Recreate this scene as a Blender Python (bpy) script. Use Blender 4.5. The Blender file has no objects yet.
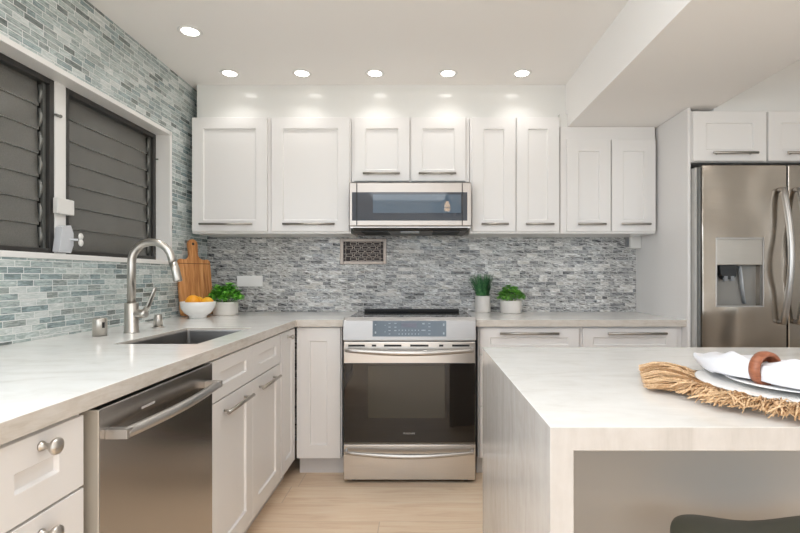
import bpy, bmesh, math, random
from mathutils import Vector, Matrix
PI = math.pi
random.seed(7)
S = bpy.context.scene
COL = S.collection

# ------------------------------------------------------------------ camera
EYE = 1.19
F = 471.0
cd = bpy.data.cameras.new('camera'); cam = bpy.data.objects.new('camera', cd); COL.objects.link(cam)
cd.sensor_width = 36; cd.lens = F * 36 / 800
cd.shift_x = -22 / 800; cd.shift_y = 9.5 / 800; cd.clip_start = 0.02
cam.location = (0, 0, EYE); cam.rotation_euler = (PI / 2, 0, 0)
S.camera = cam

def PX(px, y): return (px - 422) * y / F          # metres right of the camera, at depth y
def PZ(py, y): return EYE + (276 - py) * y / F    # metres above the floor, at depth y

# ------------------------------------------------------------------ world, light, exposure
S.view_settings.view_transform = 'Standard'; S.view_settings.look = 'None'
S.view_settings.exposure = -0.2; S.view_settings.gamma = 1.0
S.view_settings.use_curve_mapping = False
S.cycles.use_denoising = True
S.cycles.max_bounces = 10; S.cycles.diffuse_bounces = 6; S.cycles.glossy_bounces = 5
S.cycles.caustics_reflective = False; S.cycles.caustics_refractive = False
S.cycles.sample_clamp_indirect = 6.0

W = bpy.data.worlds.new('sky'); S.world = W; W.use_nodes = True
nt = W.node_tree; nt.nodes.clear()
wo = nt.nodes.new('ShaderNodeOutputWorld'); bg = nt.nodes.new('ShaderNodeBackground')
tc = nt.nodes.new('ShaderNodeTexCoord'); sx = nt.nodes.new('ShaderNodeSeparateXYZ'); rp = nt.nodes.new('ShaderNodeValToRGB')
nt.links.new(tc.outputs['Generated'], sx.inputs[0]); nt.links.new(sx.outputs['Z'], rp.inputs[0])
rp.color_ramp.elements[0].position = 0.0; rp.color_ramp.elements[0].color = (0.10, 0.16, 0.07, 1)
rp.color_ramp.elements[1].position = 0.06; rp.color_ramp.elements[1].color = (0.75, 0.86, 1.0, 1)
nt.links.new(rp.outputs[0], bg.inputs[0]); bg.inputs[1].default_value = 1.6
nt.links.new(bg.outputs[0], wo.inputs[0])

def area(name, loc, rot, sx_, sy_, power, color):
    l = bpy.data.lights.new(name, 'AREA'); l.shape = 'RECTANGLE'; l.size = sx_; l.size_y = sy_
    l.energy = power; l.color = color
    o = bpy.data.objects.new(name, l); COL.objects.link(o); o.location = loc; o.rotation_euler = rot
    return o
# daylight entering by the glazed doors in the wall behind the camera; side and left lamps are added fill
area('daylight_front', (0.7, -5.18, 1.2), (PI / 2, 0, 0), 3.6, 2.1, 64, (0.83, 0.91, 1.0))
area('added_fill_side', (3.62, -3.0, 1.35), (PI / 2, 0, PI / 2), 2.6, 1.7, 42, (0.82, 0.91, 1.0))  # unseen lamp, added to brighten the room from the right
area('added_fill_left', (-1.50, -0.45, 1.45), (PI / 2, 0, -PI / 2), 2.1, 1.4, 60, (0.85, 0.925, 1.0))  # unseen lamp, added so faces turned left get more light
LAMP_W = 0.6
LAMP_COL = (1.0, 0.98, 0.95)

# ------------------------------------------------------------------ helpers
def C(r, g, b):
    f = lambda v: (v / 255 / 12.92) if v / 255 <= 0.04045 else ((v / 255 + 0.055) / 1.055) ** 2.4
    return (f(r), f(g), f(b), 1)

class N:
    """small node-tree builder"""
    def __init__(s, name):
        s.m = bpy.data.materials.new(name); s.m.use_nodes = True; s.t = s.m.node_tree
        s.b = s.t.nodes['Principled BSDF']
    def n(s, typ, **kw):
        x = s.t.nodes.new('ShaderNode' + typ)
        for k, v in kw.items(): setattr(x, k, v)
        return x
    def l(s, a, b): s.t.links.new(a, b)
    def set(s, k, v): s.b.inputs[k].default_value = v
    def math(s, op, a, b=None, c=None):
        x = s.n('Math', operation=op)
        for i, v in enumerate((a, b, c)):
            if v is None: continue
            if isinstance(v, (int, float)): x.inputs[i].default_value = v
            else: s.l(v, x.inputs[i])
        return x.outputs[0]
    def ramp(s, fac, stops, interp='LINEAR'):
        r = s.n('ValToRGB'); r.color_ramp.interpolation = interp; e = r.color_ramp.elements
        while len(e) < len(stops): e.new(0.5)
        for i, (p, c) in enumerate(stops): e[i].position = p; e[i].color = c
        s.l(fac, r.inputs[0]); return r.outputs[0]
    def mix(s, fac, a, b, mode='MIX'):
        x = s.n('Mix', data_type='RGBA', blend_type=mode)
        for sock, v in ((x.inputs[0], fac), (x.inputs[6], a), (x.inputs[7], b)):
            if isinstance(v, (int, float)): sock.default_value = v
            elif isinstance(v, tuple): sock.default_value = v
            else: s.l(v, sock)
        return x.outputs[2]
    def noise(s, vec, scale, detail=3, rough=0.5, dist=0.0):
        x = s.n('TexNoise'); x.inputs['Scale'].default_value = scale; x.inputs['Detail'].default_value = detail
        x.inputs['Roughness'].default_value = rough; x.inputs['Distortion'].default_value = dist
        if vec is not None: s.l(vec, x.inputs['Vector'])
        return x.outputs['Fac']
    def pos(s, scale=(1, 1, 1), rot=(0, 0, 0), space='Object'):
        t = s.n('TexCoord'); mp = s.n('Mapping'); mp.inputs['Scale'].default_value = scale; mp.inputs['Rotation'].default_value = rot
        s.l(t.outputs[space], mp.inputs[0]); return mp.outputs[0]
    def bump(s, h, strength=0.3, dist=0.01):
        x = s.n('Bump'); x.inputs['Strength'].default_value = strength; x.inputs['Distance'].default_value = dist
        s.l(h, x.inputs['Height']); s.l(x.outputs[0], s.b.inputs['Normal'])

def plain(name, col, rough=0.4, metal=0.0, var=0.0, scale=8, bump=0, spec=0.5):
    k = N(name); k.set('Roughness', rough); k.set('Metallic', metal); k.set('Base Color', col); k.set('Specular IOR Level', spec)
    v = k.pos(); nz = k.noise(v, scale, 4)
    if var > 0:
        dk = tuple(c * (1 - var) for c in col[:3]) + (1,)
        k.l(k.ramp(nz, [(0.35, dk), (0.65, col)]), k.b.inputs['Base Color'])
    if bump: k.bump(nz, bump, 0.002)
    return k.m

def steel(name, col, rough=0.26, direction=(1, 60, 60), bump=0.06, var=0.06):
    k = N(name); k.set('Metallic', 1.0)
    nz = k.noise(k.pos(tuple(d * 6 for d in direction)), 1.0, 3)
    k.l(k.ramp(nz, [(0.3, tuple(c * (1 - var) for c in col[:3]) + (1,)), (0.7, col)]), k.b.inputs['Base Color'])
    k.l(k.math('MULTIPLY_ADD', nz, 0.12, rough - 0.06), k.b.inputs['Roughness'])
    k.bump(nz, bump, 0.001)
    return k.m

def mosaic(name, axis, cols, grout, streak, seed, tint_amt=0.35, su=22, sk=0.0, f0=9.5):
    """strip mosaic: rows of random-length tiles; axis = horizontal run of the wall"""
    k = N(name)
    t = k.n('TexCoord'); sp = k.n('SeparateXYZ'); k.l(t.outputs['Object'], sp.inputs[0])
    u, v = sp.outputs[axis], sp.outputs['Z']
    pitch = 0.0255
    r = k.math('DIVIDE', v, pitch); row = k.math('FLOOR', r); fr = k.math('FRACT', r)
    wn = k.n('TexWhiteNoise', noise_dimensions='1D'); k.l(k.math('ADD', row, seed), wn.inputs['W'])
    freq = k.math('MULTIPLY_ADD', wn.outputs['Value'], 5.0, f0)
    w = k.math('MULTIPLY_ADD', u, freq, k.math('MULTIPLY', row, 37.17))
    vo = k.n('TexVoronoi', voronoi_dimensions='1D', feature='F1'); vo.inputs['Scale'].default_value = 1; k.l(w, vo.inputs['W'])
    ve = k.n('TexVoronoi', voronoi_dimensions='1D', feature='DISTANCE_TO_EDGE'); ve.inputs['Scale'].default_value = 1; k.l(w, ve.inputs['W'])
    sc = k.n('SeparateColor'); k.l(vo.outputs['Color'], sc.inputs[0])
    rnd, rnd2, rnd3 = sc.outputs[0], sc.outputs[1], sc.outputs[2]
    du = k.math('DIVIDE', ve.outputs['Distance'], freq)
    e1 = k.math('GREATER_THAN', du, 0.0014)
    edge = k.math('MULTIPLY', k.math('GREATER_THAN', fr, 0.11), e1)
    base = k.ramp(rnd, cols, 'CONSTANT')
    # streaks inside each piece
    cb = k.n('CombineXYZ')
    k.l(k.math('MULTIPLY_ADD', u, su, k.math('MULTIPLY', rnd2, 40)), cb.inputs[0])
    k.l(k.math('MULTIPLY_ADD', u, sk, k.math('MULTIPLY', v, 120)), cb.inputs[1]); k.l(k.math('MULTIPLY', rnd3, 30), cb.inputs[2])
    nz = k.noise(cb.outputs[0], 1.0, 4, 0.6, 1.2)
    st = k.ramp(nz, [(0.36, streak[0]), (0.52, (0.5, 0.5, 0.5, 1)), (0.68, streak[1])])
    colr = k.mix(tint_amt, base, st, 'OVERLAY')
    fin = k.mix(edge, grout, colr)
    k.l(fin, k.b.inputs['Base Color'])
    k.l(k.mix(edge, (0.8, 0.8, 0.8, 1), k.ramp(rnd3, [(0, (0.08, 0.08, 0.08, 1)), (0.5, (0.2, 0.2, 0.2, 1)), (1, (0.42, 0.42, 0.42, 1))])), k.b.inputs['Roughness'])
    tilt = k.math('MULTIPLY', k.math('SUBTRACT', rnd, 0.5), k.math('MULTIPLY', fr, 2.4))
    h = k.math('ADD', k.math('MULTIPLY', edge, k.math('ADD', tilt, k.math('MULTIPLY_ADD', rnd2, 0.6, 0.9))), k.math('MULTIPLY', nz, 0.3))
    k.bump(h, 0.5, 0.004)
    return k.m

# ---- materials
cab_white = plain('painted_cabinet', C(234, 231, 229), 0.30)
wall_white = plain('wall_paint', C(228, 227, 225), 0.55)
ceil_paint = plain('ceiling_paint', C(246, 243, 240), 0.75)
soffit_paint = plain('gloss_white_paint', C(234, 233, 230), 0.13)
trim_white = plain('white_trim_paint', C(235, 233, 230), 0.35)
toe_mat = plain('toe_kick_paint', C(214, 212, 212), 0.45)
dark_gap = plain('dark_cavity', C(28, 28, 28), 0.6)
steel_range = steel('stainless_range', (0.66, 0.63, 0.60, 1), 0.30)
steel_light = steel('stainless_light', (0.56, 0.54, 0.52, 1), 0.34)
steel_mw = steel('stainless_microwave', (0.47, 0.43, 0.40, 1), 0.36)
steel_fridge = steel('stainless_fridge', (0.47, 0.42, 0.365, 1), 0.17, (1, 1, 50), 0.03)
_k = steel_fridge.node_tree; _w = _k.nodes.new('ShaderNodeTexNoise'); _w.inputs['Scale'].default_value = 2.4; _w.inputs['Detail'].default_value = 1
_tc = _k.nodes.new('ShaderNodeTexCoord'); _k.links.new(_tc.outputs['Object'], _w.inputs['Vector'])
_b = _k.nodes.new('ShaderNodeBump'); _b.inputs['Strength'].default_value = .5; _b.inputs['Distance'].default_value = .12; _k.links.new(_w.outputs['Fac'], _b.inputs['Height'])
_k.links.new(_b.outputs[0], [n for n in _k.nodes if n.type == 'BUMP' and n != _b][0].inputs['Normal'])
steel_dish = steel('stainless_dishwasher', (0.50, 0.47, 0.44, 1), 0.24, (60, 1, 60), 0.04)
steel_sink = steel('stainless_sink', (0.34, 0.33, 0.32, 1), 0.34)
nickel = steel('brushed_nickel', (0.56, 0.53, 0.49, 1), 0.30, (2, 2, 90), 0.0, 0.04)
pull_mat = steel('satin_pull', (0.46, 0.43, 0.39, 1), 0.34, (30, 30, 30), 0.0)
black_glass = plain('black_glass', C(22, 21, 21), 0.05, spec=0.7)
oven_glass = plain('oven_glass', C(26, 23, 21), 0.03, spec=0.6)
mw_glass = plain('microwave_glass', C(70, 76, 86), 0.02, spec=0.5)
mw_window = plain('microwave_window', C(96, 112, 128), 0.02, spec=0.5)
panel_glass = plain('control_glass', C(88, 100, 110), 0.15)
mark_mat = plain('printed_marks', C(170, 180, 188), 0.5)
logo_mat = plain('logo_silver', C(190, 186, 182), 0.4)
ceramic = plain('white_ceramic', C(238, 237, 235), 0.18)
pot_white = plain('matte_pot', C(222, 217, 212), 0.5)
plastic_white = plain('white_plastic', C(228, 226, 222), 0.35)
plastic_grey = plain('grey_plastic', C(140, 142, 145), 0.3)
plate_white = plain('outlet_white', C(250, 249, 247), .3)
soil = plain('potting_soil', C(50, 38, 28), 0.9, var=0.4, scale=60)
stool_mat = plain('olive_moulded_plastic', C(92, 94, 82), 0.42)
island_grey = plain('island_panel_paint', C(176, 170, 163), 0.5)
black_metal = plain('black_metal', C(24, 23, 22), 0.4, metal=0.5)
cap_grey = plain('fridge_side_grey', C(165, 164, 160), 0.4)

def quartz(name, c, sc, rough, dark=0.5):
    k = N(name); k.set('Roughness', rough)
    n1 = k.noise(k.pos(sc, (0, 0, 0.35)), 2.4, 8, 0.62, 0.8)
    n2 = k.noise(k.pos((9, 9, 9)), 3.0, 5, 0.6, 0.3)
    c1 = k.ramp(n1, [(0.30, c[0]), (0.46, c[1]), (0.66, c[2])])
    k.l(k.mix(0.35, c1, k.ramp(n2, [(0.35, c[1]), (0.6, c[2])])), k.b.inputs['Base Color']); return k.m
quartz_m = quartz('quartz', (C(216, 212, 206), C(230, 228, 224), C(237, 236, 233)), (2.2, 6.0, 4.0), 0.14)
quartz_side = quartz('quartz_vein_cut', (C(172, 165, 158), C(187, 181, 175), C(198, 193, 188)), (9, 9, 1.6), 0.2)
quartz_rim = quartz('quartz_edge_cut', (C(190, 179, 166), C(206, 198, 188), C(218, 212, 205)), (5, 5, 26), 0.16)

def floor_mat():
    k = N('oak_plank_floor'); t = k.n('TexCoord'); sp = k.n('SeparateXYZ'); k.l(t.outputs['Object'], sp.inputs[0])
    u, v = sp.outputs['X'], sp.outputs['Y']
    r = k.math('DIVIDE', v, 0.19); row = k.math('FLOOR', r); fr = k.math('FRACT', r)
    w = k.math('MULTIPLY_ADD', u, 0.7, k.math('MULTIPLY', row, 13.37))
    vo = k.n('TexVoronoi', voronoi_dimensions='1D'); vo.inputs['Scale'].default_value = 1; k.l(w, vo.inputs['W'])
    ve = k.n('TexVoronoi', voronoi_dimensions='1D', feature='DISTANCE_TO_EDGE'); ve.inputs['Scale'].default_value = 1; k.l(w, ve.inputs['W'])
    sc = k.n('SeparateColor'); k.l(vo.outputs['Color'], sc.inputs[0])
    cb = k.n('CombineXYZ'); k.l(k.math('MULTIPLY_ADD', u, 2.2, k.math('MULTIPLY', sc.outputs[0], 50)), cb.inputs[0])
    k.l(k.math('MULTIPLY', v, 26), cb.inputs[1]); k.l(sc.outputs[1], cb.inputs[2])
    n1 = k.noise(cb.outputs[0], 1.0, 6, 0.62, 1.0)
    col = k.ramp(n1, [(0.28, C(226, 196, 166)), (0.48, C(243, 219, 192)), (0.7, C(249, 231, 208))])
    col = k.mix(0.3, col, k.ramp(sc.outputs[2], [(0, C(232, 218, 204)), (1, C(248, 243, 236))]), 'MULTIPLY')
    seam = k.math('MULTIPLY', k.math('GREATER_THAN', fr, 0.012), k.math('GREATER_THAN', ve.outputs['Distance'], 0.0015))
    k.l(k.mix(seam, C(214, 190, 166), col), k.b.inputs['Base Color'])
    k.l(k.math('MULTIPLY_ADD', n1, 0.2, 0.32), k.b.inputs['Roughness'])
    k.bump(k.math('ADD', k.math('MULTIPLY', n1, 0.3), seam), 0.15, 0.002)
    return k.m
floor_m = floor_mat()
glass_cols = [(0.0, C(168, 180, 179)), (0.16, C(184, 194, 192)), (0.32, C(148, 163, 164)), (0.46, C(198, 205, 203)), (0.6, C(172, 182, 180)),
              (0.74, C(158, 166, 163)), (0.84, C(212, 217, 215)), (0.94, C(122, 130, 128))]
stone_cols = [(0.0, C(184, 184, 183)), (0.15, C(168, 168, 168)), (0.3, C(198, 197, 195)), (0.45, C(154, 154, 155)), (0.58, C(190, 189, 188)),
              (0.7, C(176, 176, 175)), (0.84, C(218, 216, 213)), (0.95, C(134, 135, 137))]
mosaic_left = mosaic('glass_strip_mosaic', 'Y', glass_cols, C(232, 233, 231), ((0.22, 0.23, 0.23, 1), (0.80, 0.80, 0.80, 1)), 3.0, 0.7)
mosaic_back = mosaic('stone_strip_mosaic', 'X', stone_cols, C(206, 205, 203), ((0.03, 0.03, 0.035, 1), (0.98, 0.98, 0.97, 1)), 91.0, 1.0, 20, 26.0, 11.5)

def wood(name, c0, c1, c2, scale=(14, 1.5, 1.5)):
    k = N(name); k.set('Roughness', 0.42)
    n1 = k.noise(k.pos(scale), 3.0, 6, 0.6, 1.0)
    k.l(k.ramp(n1, [(0.3, c0), (0.5, c1), (0.7, c2)]), k.b.inputs['Base Color']); return k.m
board_wood = wood('acacia_board', C(142, 84, 42), C(196, 134, 80), C(226, 172, 116), (30, 1.5, 1.5))
ring_wood = wood('brown_ring_wood', C(118, 66, 42), C(150, 90, 62), C(168, 106, 76), (8, 8, 30))
def louvre_glass():
    k = N('obscure_louvre_glass'); k.set('Roughness', 0.16)
    n1 = k.noise(k.pos((1, 1, 1)), 260, 2); n2 = k.noise(k.pos((3, 1, 1)), 2.5, 4)
    k.l(k.mix(0.35, k.ramp(n1, [(0.3, C(88, 87, 83)), (0.7, C(110, 108, 103))]), k.ramp(n2, [(0.3, C(80, 80, 77)), (0.7, C(118, 116, 110))])), k.b.inputs['Base Color'])
    k.bump(n1, 0.15, 0.001); return k.m
louvre_m = louvre_glass()
louvre_edge_glint = plain('glass_edge_glint', C(205, 205, 200), .3)  # pale tone paints in the light that polished blade edges catch
frame_dark = plain('dark_bronze_aluminium', C(62, 60, 58), 0.35, metal=0.3)
alum = plain('aluminium_clip', C(128, 128, 124), 0.35, metal=0.6)
screen_m = plain('dark_insect_screen', C(52, 53, 52), 0.85, var=0.3, scale=400)
clear_plastic = plain('cloudy_plastic', C(204, 206, 210), 0.15)
def leafm(name, a, b, rough=0.4):
    k = N(name); k.set('Roughness', rough)
    k.l(k.ramp(k.noise(k.pos(), 45, 2), [(0.35, a), (0.65, b)]), k.b.inputs['Base Color'])
    return k.m
leaf_basil = leafm('basil_leaf', C(66, 148, 44), C(140, 212, 84))
leaf_grass = leafm('grass_blade', C(40, 92, 60), C(92, 146, 92))
leaf_herb = leafm('herb_leaf', C(84, 158, 58), C(150, 208, 96))
orange_m = plain('orange_peel', C(250, 168, 34), 0.4, bump=0.25, scale=160, var=0.08)
lemon_m = plain('yellow_peel', C(252, 190, 50), 0.4, bump=0.25, scale=160, var=0.08)
raffia_m = wood('raffia_fibre', C(178, 140, 100), C(214, 178, 136), C(236, 208, 172), (60, 60, 60))
weave_m = wood('woven_mat', C(150, 138, 122), C(182, 170, 154), C(206, 196, 182), (90, 90, 20))
thread_m = plain('white_thread', C(235, 228, 218), 0.8)
def linen():
    k = N('white_linen'); k.set('Base Color', C(224, 224, 228)); k.set('Roughness', 0.85)
    k.bump(k.noise(k.pos(), 500, 2), 0.15, 0.001); return k.m
linen_m = linen()
vent_metal = steel('antique_nickel', (0.27, 0.23, 0.20, 1), 0.36, (20, 20, 20), 0.02, 0.15)
def emis(name, col, st):
    k = N(name); k.set('Base Color', (0.9, 0.9, 0.9, 1)); k.set('Emission Color', col); k.set('Emission Strength', st); return k.m
lens_m = emis('lamp_lens', (1, 0.96, 0.9, 1), 9.0)
bulb_m = emis('warm_bulb', (1, 0.62, 0.30, 1), 12.0)

# ---- mesh builders
class B:
    def __init__(s): s.b = bmesh.new()
    def box(s, x0, x1, y0, y1, z0, z1, mi=0):
        v = [s.b.verts.new((x, y, z)) for z in (z0, z1) for y in (y0, y1) for x in (x0, x1)]
        for f in ((0, 2, 3, 1), (4, 5, 7, 6), (0, 1, 5, 4), (2, 6, 7, 3), (0, 4, 6, 2), (1, 3, 7, 5)):
            s.b.faces.new([v[i] for i in f]).material_index = mi
        return s
    def prism(s, pts, axis, a0, a1, mi=0):
        """pts in the plane orthogonal to axis, extruded from a0 to a1"""
        def P(p, a): return {0: (a, p[0], p[1]), 1: (p[0], a, p[1]), 2: (p[0], p[1], a)}[axis]
        lo = [s.b.verts.new(P(p, a0)) for p in pts]; hi = [s.b.verts.new(P(p, a1)) for p in pts]
        n = len(pts)
        s.b.faces.new(lo[::-1]).material_index = mi; s.b.faces.new(hi).material_index = mi
        for i in range(n): s.b.faces.new((lo[i], lo[(i + 1) % n], hi[(i + 1) % n], hi[i])).material_index = mi
        return s
    def lathe(s, prof, c=(0, 0, 0), seg=40, axis=2, smooth=True):
        rings = []
        for r, h in prof:
            ring = []
            for i in range(seg):
                a = 2 * PI * i / seg; p = (r * math.cos(a), r * math.sin(a), h)
                if axis == 0: p = (h, r * math.cos(a), r * math.sin(a))
                if axis == 1: p = (r * math.cos(a), h, r * math.sin(a))
                ring.append(s.b.verts.new((c[0] + p[0], c[1] + p[1], c[2] + p[2])))
            rings.append(ring)
        for a, b in zip(rings, rings[1:]):
            for i in range(seg):
                f = s.b.faces.new((a[i], a[(i + 1) % seg], b[(i + 1) % seg], b[i])); f.smooth = smooth
        if prof[0][0] > 1e-6: s.b.faces.new(rings[0][::-1])
        if prof[-1][0] > 1e-6: s.b.faces.new(rings[-1])
        return s
    def tube(s, pts, r, seg=12, flat=1.0):
        pts = [Vector(p) for p in pts]; n = len(pts); rs = r if isinstance(r, (list, tuple)) else [r] * n
        rings = []; up = None
        for i, p in enumerate(pts):
            t = (pts[min(i + 1, n - 1)] - pts[max(i - 1, 0)]).normalized()
            if up is None: up = Vector((0, 0, 1)) if abs(t.z) < 0.9 else Vector((1, 0, 0))
            sd = t.cross(up).normalized(); up = sd.cross(t).normalized()
            rings.append([s.b.verts.new(p + (sd * math.cos(2 * PI * k / seg) + up * math.sin(2 * PI * k / seg) * flat) * rs[i]) for k in range(seg)])
        for a, b in zip(rings, rings[1:]):
            for k in range(seg):
                f = s.b.faces.new((a[k], a[(k + 1) % seg], b[(k + 1) % seg], b[k])); f.smooth = True
        s.b.faces.new(rings[0][::-1]); s.b.faces.new(rings[-1])
        return s
    def ball(s, c, r, sc=(1, 1, 1), sub=3):
        m = Matrix.Translation(c) @ Matrix.Diagonal((r * sc[0], r * sc[1], r * sc[2], 1))
        for v in bmesh.ops.create_icosphere(s.b, subdivisions=sub, radius=1, matrix=m)['verts']:
            for f in v.link_faces: f.smooth = True
        return s
    def quad(s, a, b, c, d, smooth=False):
        f = s.b.faces.new([s.b.verts.new(p) for p in (a, b, c, d)]); f.smooth = smooth; return s

def obj(name, b, mats, parent=None, loc=None, rot=None, bevel=0, seg=2, label=None):
    me = bpy.data.meshes.new(name)
    bmesh.ops.recalc_face_normals(b.b, faces=b.b.faces)
    b.b.to_mesh(me); b.b.free()
    for m in (mats if isinstance(mats, (list, tuple)) else [mats]): me.materials.append(m)
    o = bpy.data.objects.new(name, me); COL.objects.link(o)
    if parent: o.parent = parent
    if loc: o.location = loc
    if rot: o.rotation_euler = rot
    if bevel:
        mo = o.modifiers.new('bevel', 'BEVEL'); mo.width = bevel; mo.segments = seg; mo.limit_method = 'ANGLE'; mo.angle_limit = math.radians(40)
        mo.harden_normals = False
        for p in me.polygons: pass
    if label: o['label'] = label
    return o

def thing(name, label, cat, loc=(0, 0, 0), rotz=0, group=None):
    o = bpy.data.objects.new(name, None); COL.objects.link(o); o.empty_display_size = 0.1
    o.location = loc; o.rotation_euler = (0, 0, rotz); o['label'] = label; o['category'] = cat
    if group: o['group'] = group
    return o
def tag(o, label, cat, group=None):
    o['label'] = label; o['category'] = cat
    if group: o['group'] = group
    return o
def struct(name, b, mats, bevel=0, label=None, loc=None):
    o = obj(name, b, mats, bevel=bevel, label=label, loc=loc); o['kind'] = 'structure'; return o

# ------------------------------------------------------------------ room shell
XL, YB, ZC = -1.55, 3.40, 2.465
XR, YF = 3.7, -5.2
struct('floor', B().box(XL - .2, XR, YF, YB + .1, -0.1, 0), floor_m)
struct('ceiling', B().box(XL - .25, XR, YF, YB + .1, ZC, ZC + .1), ceil_paint)
WY0, WY1, WZ0, WZ1 = 1.36, 2.903, 1.273, 2.068     # window recess in the left wall
wl = B()
wl.box(XL - .25, XL, 0.65, WY0, 0, ZC).box(XL - .25, XL, YF, -1.55, 0, ZC, 1).box(XL - .25, XL, -1.55, .65, 0, .7, 1).box(XL - .25, XL, -1.55, .65, 2.2, ZC, 1).box(XL - .25, XL, WY1, YB + .1, 0, ZC)  # includes an unseen opening, added for the left fill lamp
wl.box(XL - .25, XL, WY0, WY1, 0, WZ0).box(XL - .25, XL, WY0, WY1, WZ1, ZC)
struct('wall_left', wl, [mosaic_left, wall_white], label='left wall covered in aqua grey glass strip mosaic')
wb = B(); wb.box(XL, 1.545, YB, YB + .1, 0, ZC); wb.box(1.545, XR, YB, YB + .1, 0, ZC, 1)
struct('wall_back', wb, [mosaic_back, wall_white], label='back wall with grey stone strip mosaic backsplash')
struct('wall_right', B().box(2.64, 2.74, 0.9, YB, 0, ZC), wall_white)
# far right wall of the room behind, with a wide opening added to let in fill light
wr = B(); wr.box(XR, XR + .1, YF, -4.4, 0, ZC).box(XR, XR + .1, -1.6, YB, 0, ZC).box(XR, XR + .1, -4.4, -1.6, 0, .45).box(XR, XR + .1, -4.4, -1.6, 2.25, ZC)
struct('wall_side', wr, wall_white)
wf = B(); wf.box(XL, -1.15, YF - .1, YF, 0, ZC).box(2.55, XR, YF - .1, YF, 0, ZC).box(-1.15, 2.55, YF - .1, YF, 2.3, ZC).box(-1.15, 2.55, YF - .1, YF, 0, .08)
struct('wall_front', wf, wall_white)
# dropped beam running towards the viewer, soffits over the cabinets
BX0, BX1, BZ = 0.957, 1.708, 2.17
struct('trim_1', B().box(BX0, BX1, YF, YB, BZ, ZC), ceil_paint, label='wide dropped ceiling beam running towards the viewer')
struct('trim_2', B().box(-1.50, BX0, 3.14, YB, PZ(117, 3.07) + .001, ZC).box(.905, BX0, 3.10, 3.14, 2.1705, PZ(117, 3.07) + .03), soffit_paint, label='glossy white soffit above the wall cabinets')
struct('trim_3', B().box(BX1, 2.64, 2.76, YB, 2.15, ZC), wall_white, label='white wall above the refrigerator cabinets')

# ---- window recess: reveal, casing, mullion
tr = B(); d = .10; xi = XL - d
tr.box(xi, XL + .004, WY0 - .0, WY1, WZ0 - .012, WZ0 + .012)         # sill
tr.box(xi, XL + .004, WY0, WY1, WZ1 - .012, WZ1 + .012)
tr.box(xi, XL + .004, WY1 - .012, WY1 + .012, WZ0 - .012, WZ1 + .012)
tr.box(xi, XL + .004, WY0 - .012, WY0 + .012, WZ0 - .012, WZ1 + .012)
tr.box(xi - .02, xi + .022, 2.091, 2.154, WZ0, WZ1)                     # mullion
struct('trim_4', tr, trim_white, bevel=.002, label='white window reveal and mullion set in the mosaic')
struct('trim_5', B().box(XL - .16, XL - .15, WY0, WY1, WZ0, WZ1), screen_m, label='dark screen outside the louvre blades')

def window(idx, y0, y1, z0, z1):
    w = bpy.data.objects.new('window_%d' % idx, None); COL.objects.link(w); w.location = (xi, y0, z0); w['kind'] = 'structure'
    L, H = y1 - y0, z1 - z0
    f = B(); t = .026
    f.box(-.035, .018, 0, t, 0, H).box(-.035, .018, L - t, L, 0, H).box(-.035, .018, t, L - t, 0, t).box(-.035, .018, t, L - t, H - t, H)
    obj('window_frame', f, frame_dark, w, bevel=.002)
    n = 7; p = (H - 2 * t) / n
    for i in range(n):
        b = B(); zc = t + p * (i + .5)
        b.box(-.003, .003, t + .004, L - t - .03, -p * .515, p * .515)
        bl = obj('louver_blade', b, [louvre_m, louvre_edge_glint], w, (-.012, 0, zc), (0, math.radians(-5), 0))
        for q in bl.data.polygons:
            if abs(q.normal.z) > .9: q.material_index = 1
    g = B()
    for i in range(n + 1):
        zc = t + p * i
        if i < n: g.tube([(-.006, L - t - .028, zc + .012), (.004, L - t - .03, zc + .05), (-.002, L - t - .03, zc + .09)], [.006, .008, .005], 8)
    g.box(-.008, .002, L - t - .018, L - t - .002, t, H - t)
    obj('blade_clip_strip', g, alum, w)
    k = B(); k.box(.012, .032, L - .004, L + .02, H * .80, H * .80 + .008); k.ball((.03, L + .02, H * .80 + .004), .008, sub=2)
    obj('frame_clip', k, alum, w)
    return w
w1 = window(1, 1.40, 2.0905, 1.285, 2.056)
w2 = window(2, 2.1545, 2.89, 1.285, 2.056)
w1['label'] = 'dark framed louvre window left of the mullion'; w2['label'] = 'dark framed louvre window right of the mullion'
# latch block and winder on the mullion (pieces of the first window)
lb = B().box(.0225, .046, .675, .775, .182, .252)
obj('latch_block', lb, plastic_white, w1, bevel=.004, label='white plastic latch block')
wd = B().prism([(.672, .012), (.690, .125), (.742, .135), (.758, .10), (.758, .045), (.742, .008)], 0, .0225, .055)
wd.tube([(.045, .735, .07), (.080, .752, .07)], .006, 8)
obj('winder_housing', wd, clear_plastic, w1, bevel=.005, seg=3, label='cloudy plastic winder housing')
wk = B(); wk.ball((.088, .757, .085), .014, (.5, 1, 1.2), 2); wk.ball((.088, .757, .057), .014, (.5, 1, 1.2), 2)
obj('winder_knob', wk, plastic_white, w1)

# glazed door frame in the opening behind the camera, and frame bars in the side opening
for (n_, x) in ((3, -1.15), (4, 0.70)):
    b = B(); b.box(x, x + .06, YF - .08, YF - .02, .08, 2.3).box(x + 1.79, x + 1.85, YF - .08, YF - .02, .08, 2.3).box(x + .06, x + 1.79, YF - .08, YF - .02, .08, .16).box(x + .06, x + 1.79, YF - .08, YF - .02, 2.22, 2.3)
    struct('window_%d' % n_, b, trim_white)

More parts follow.
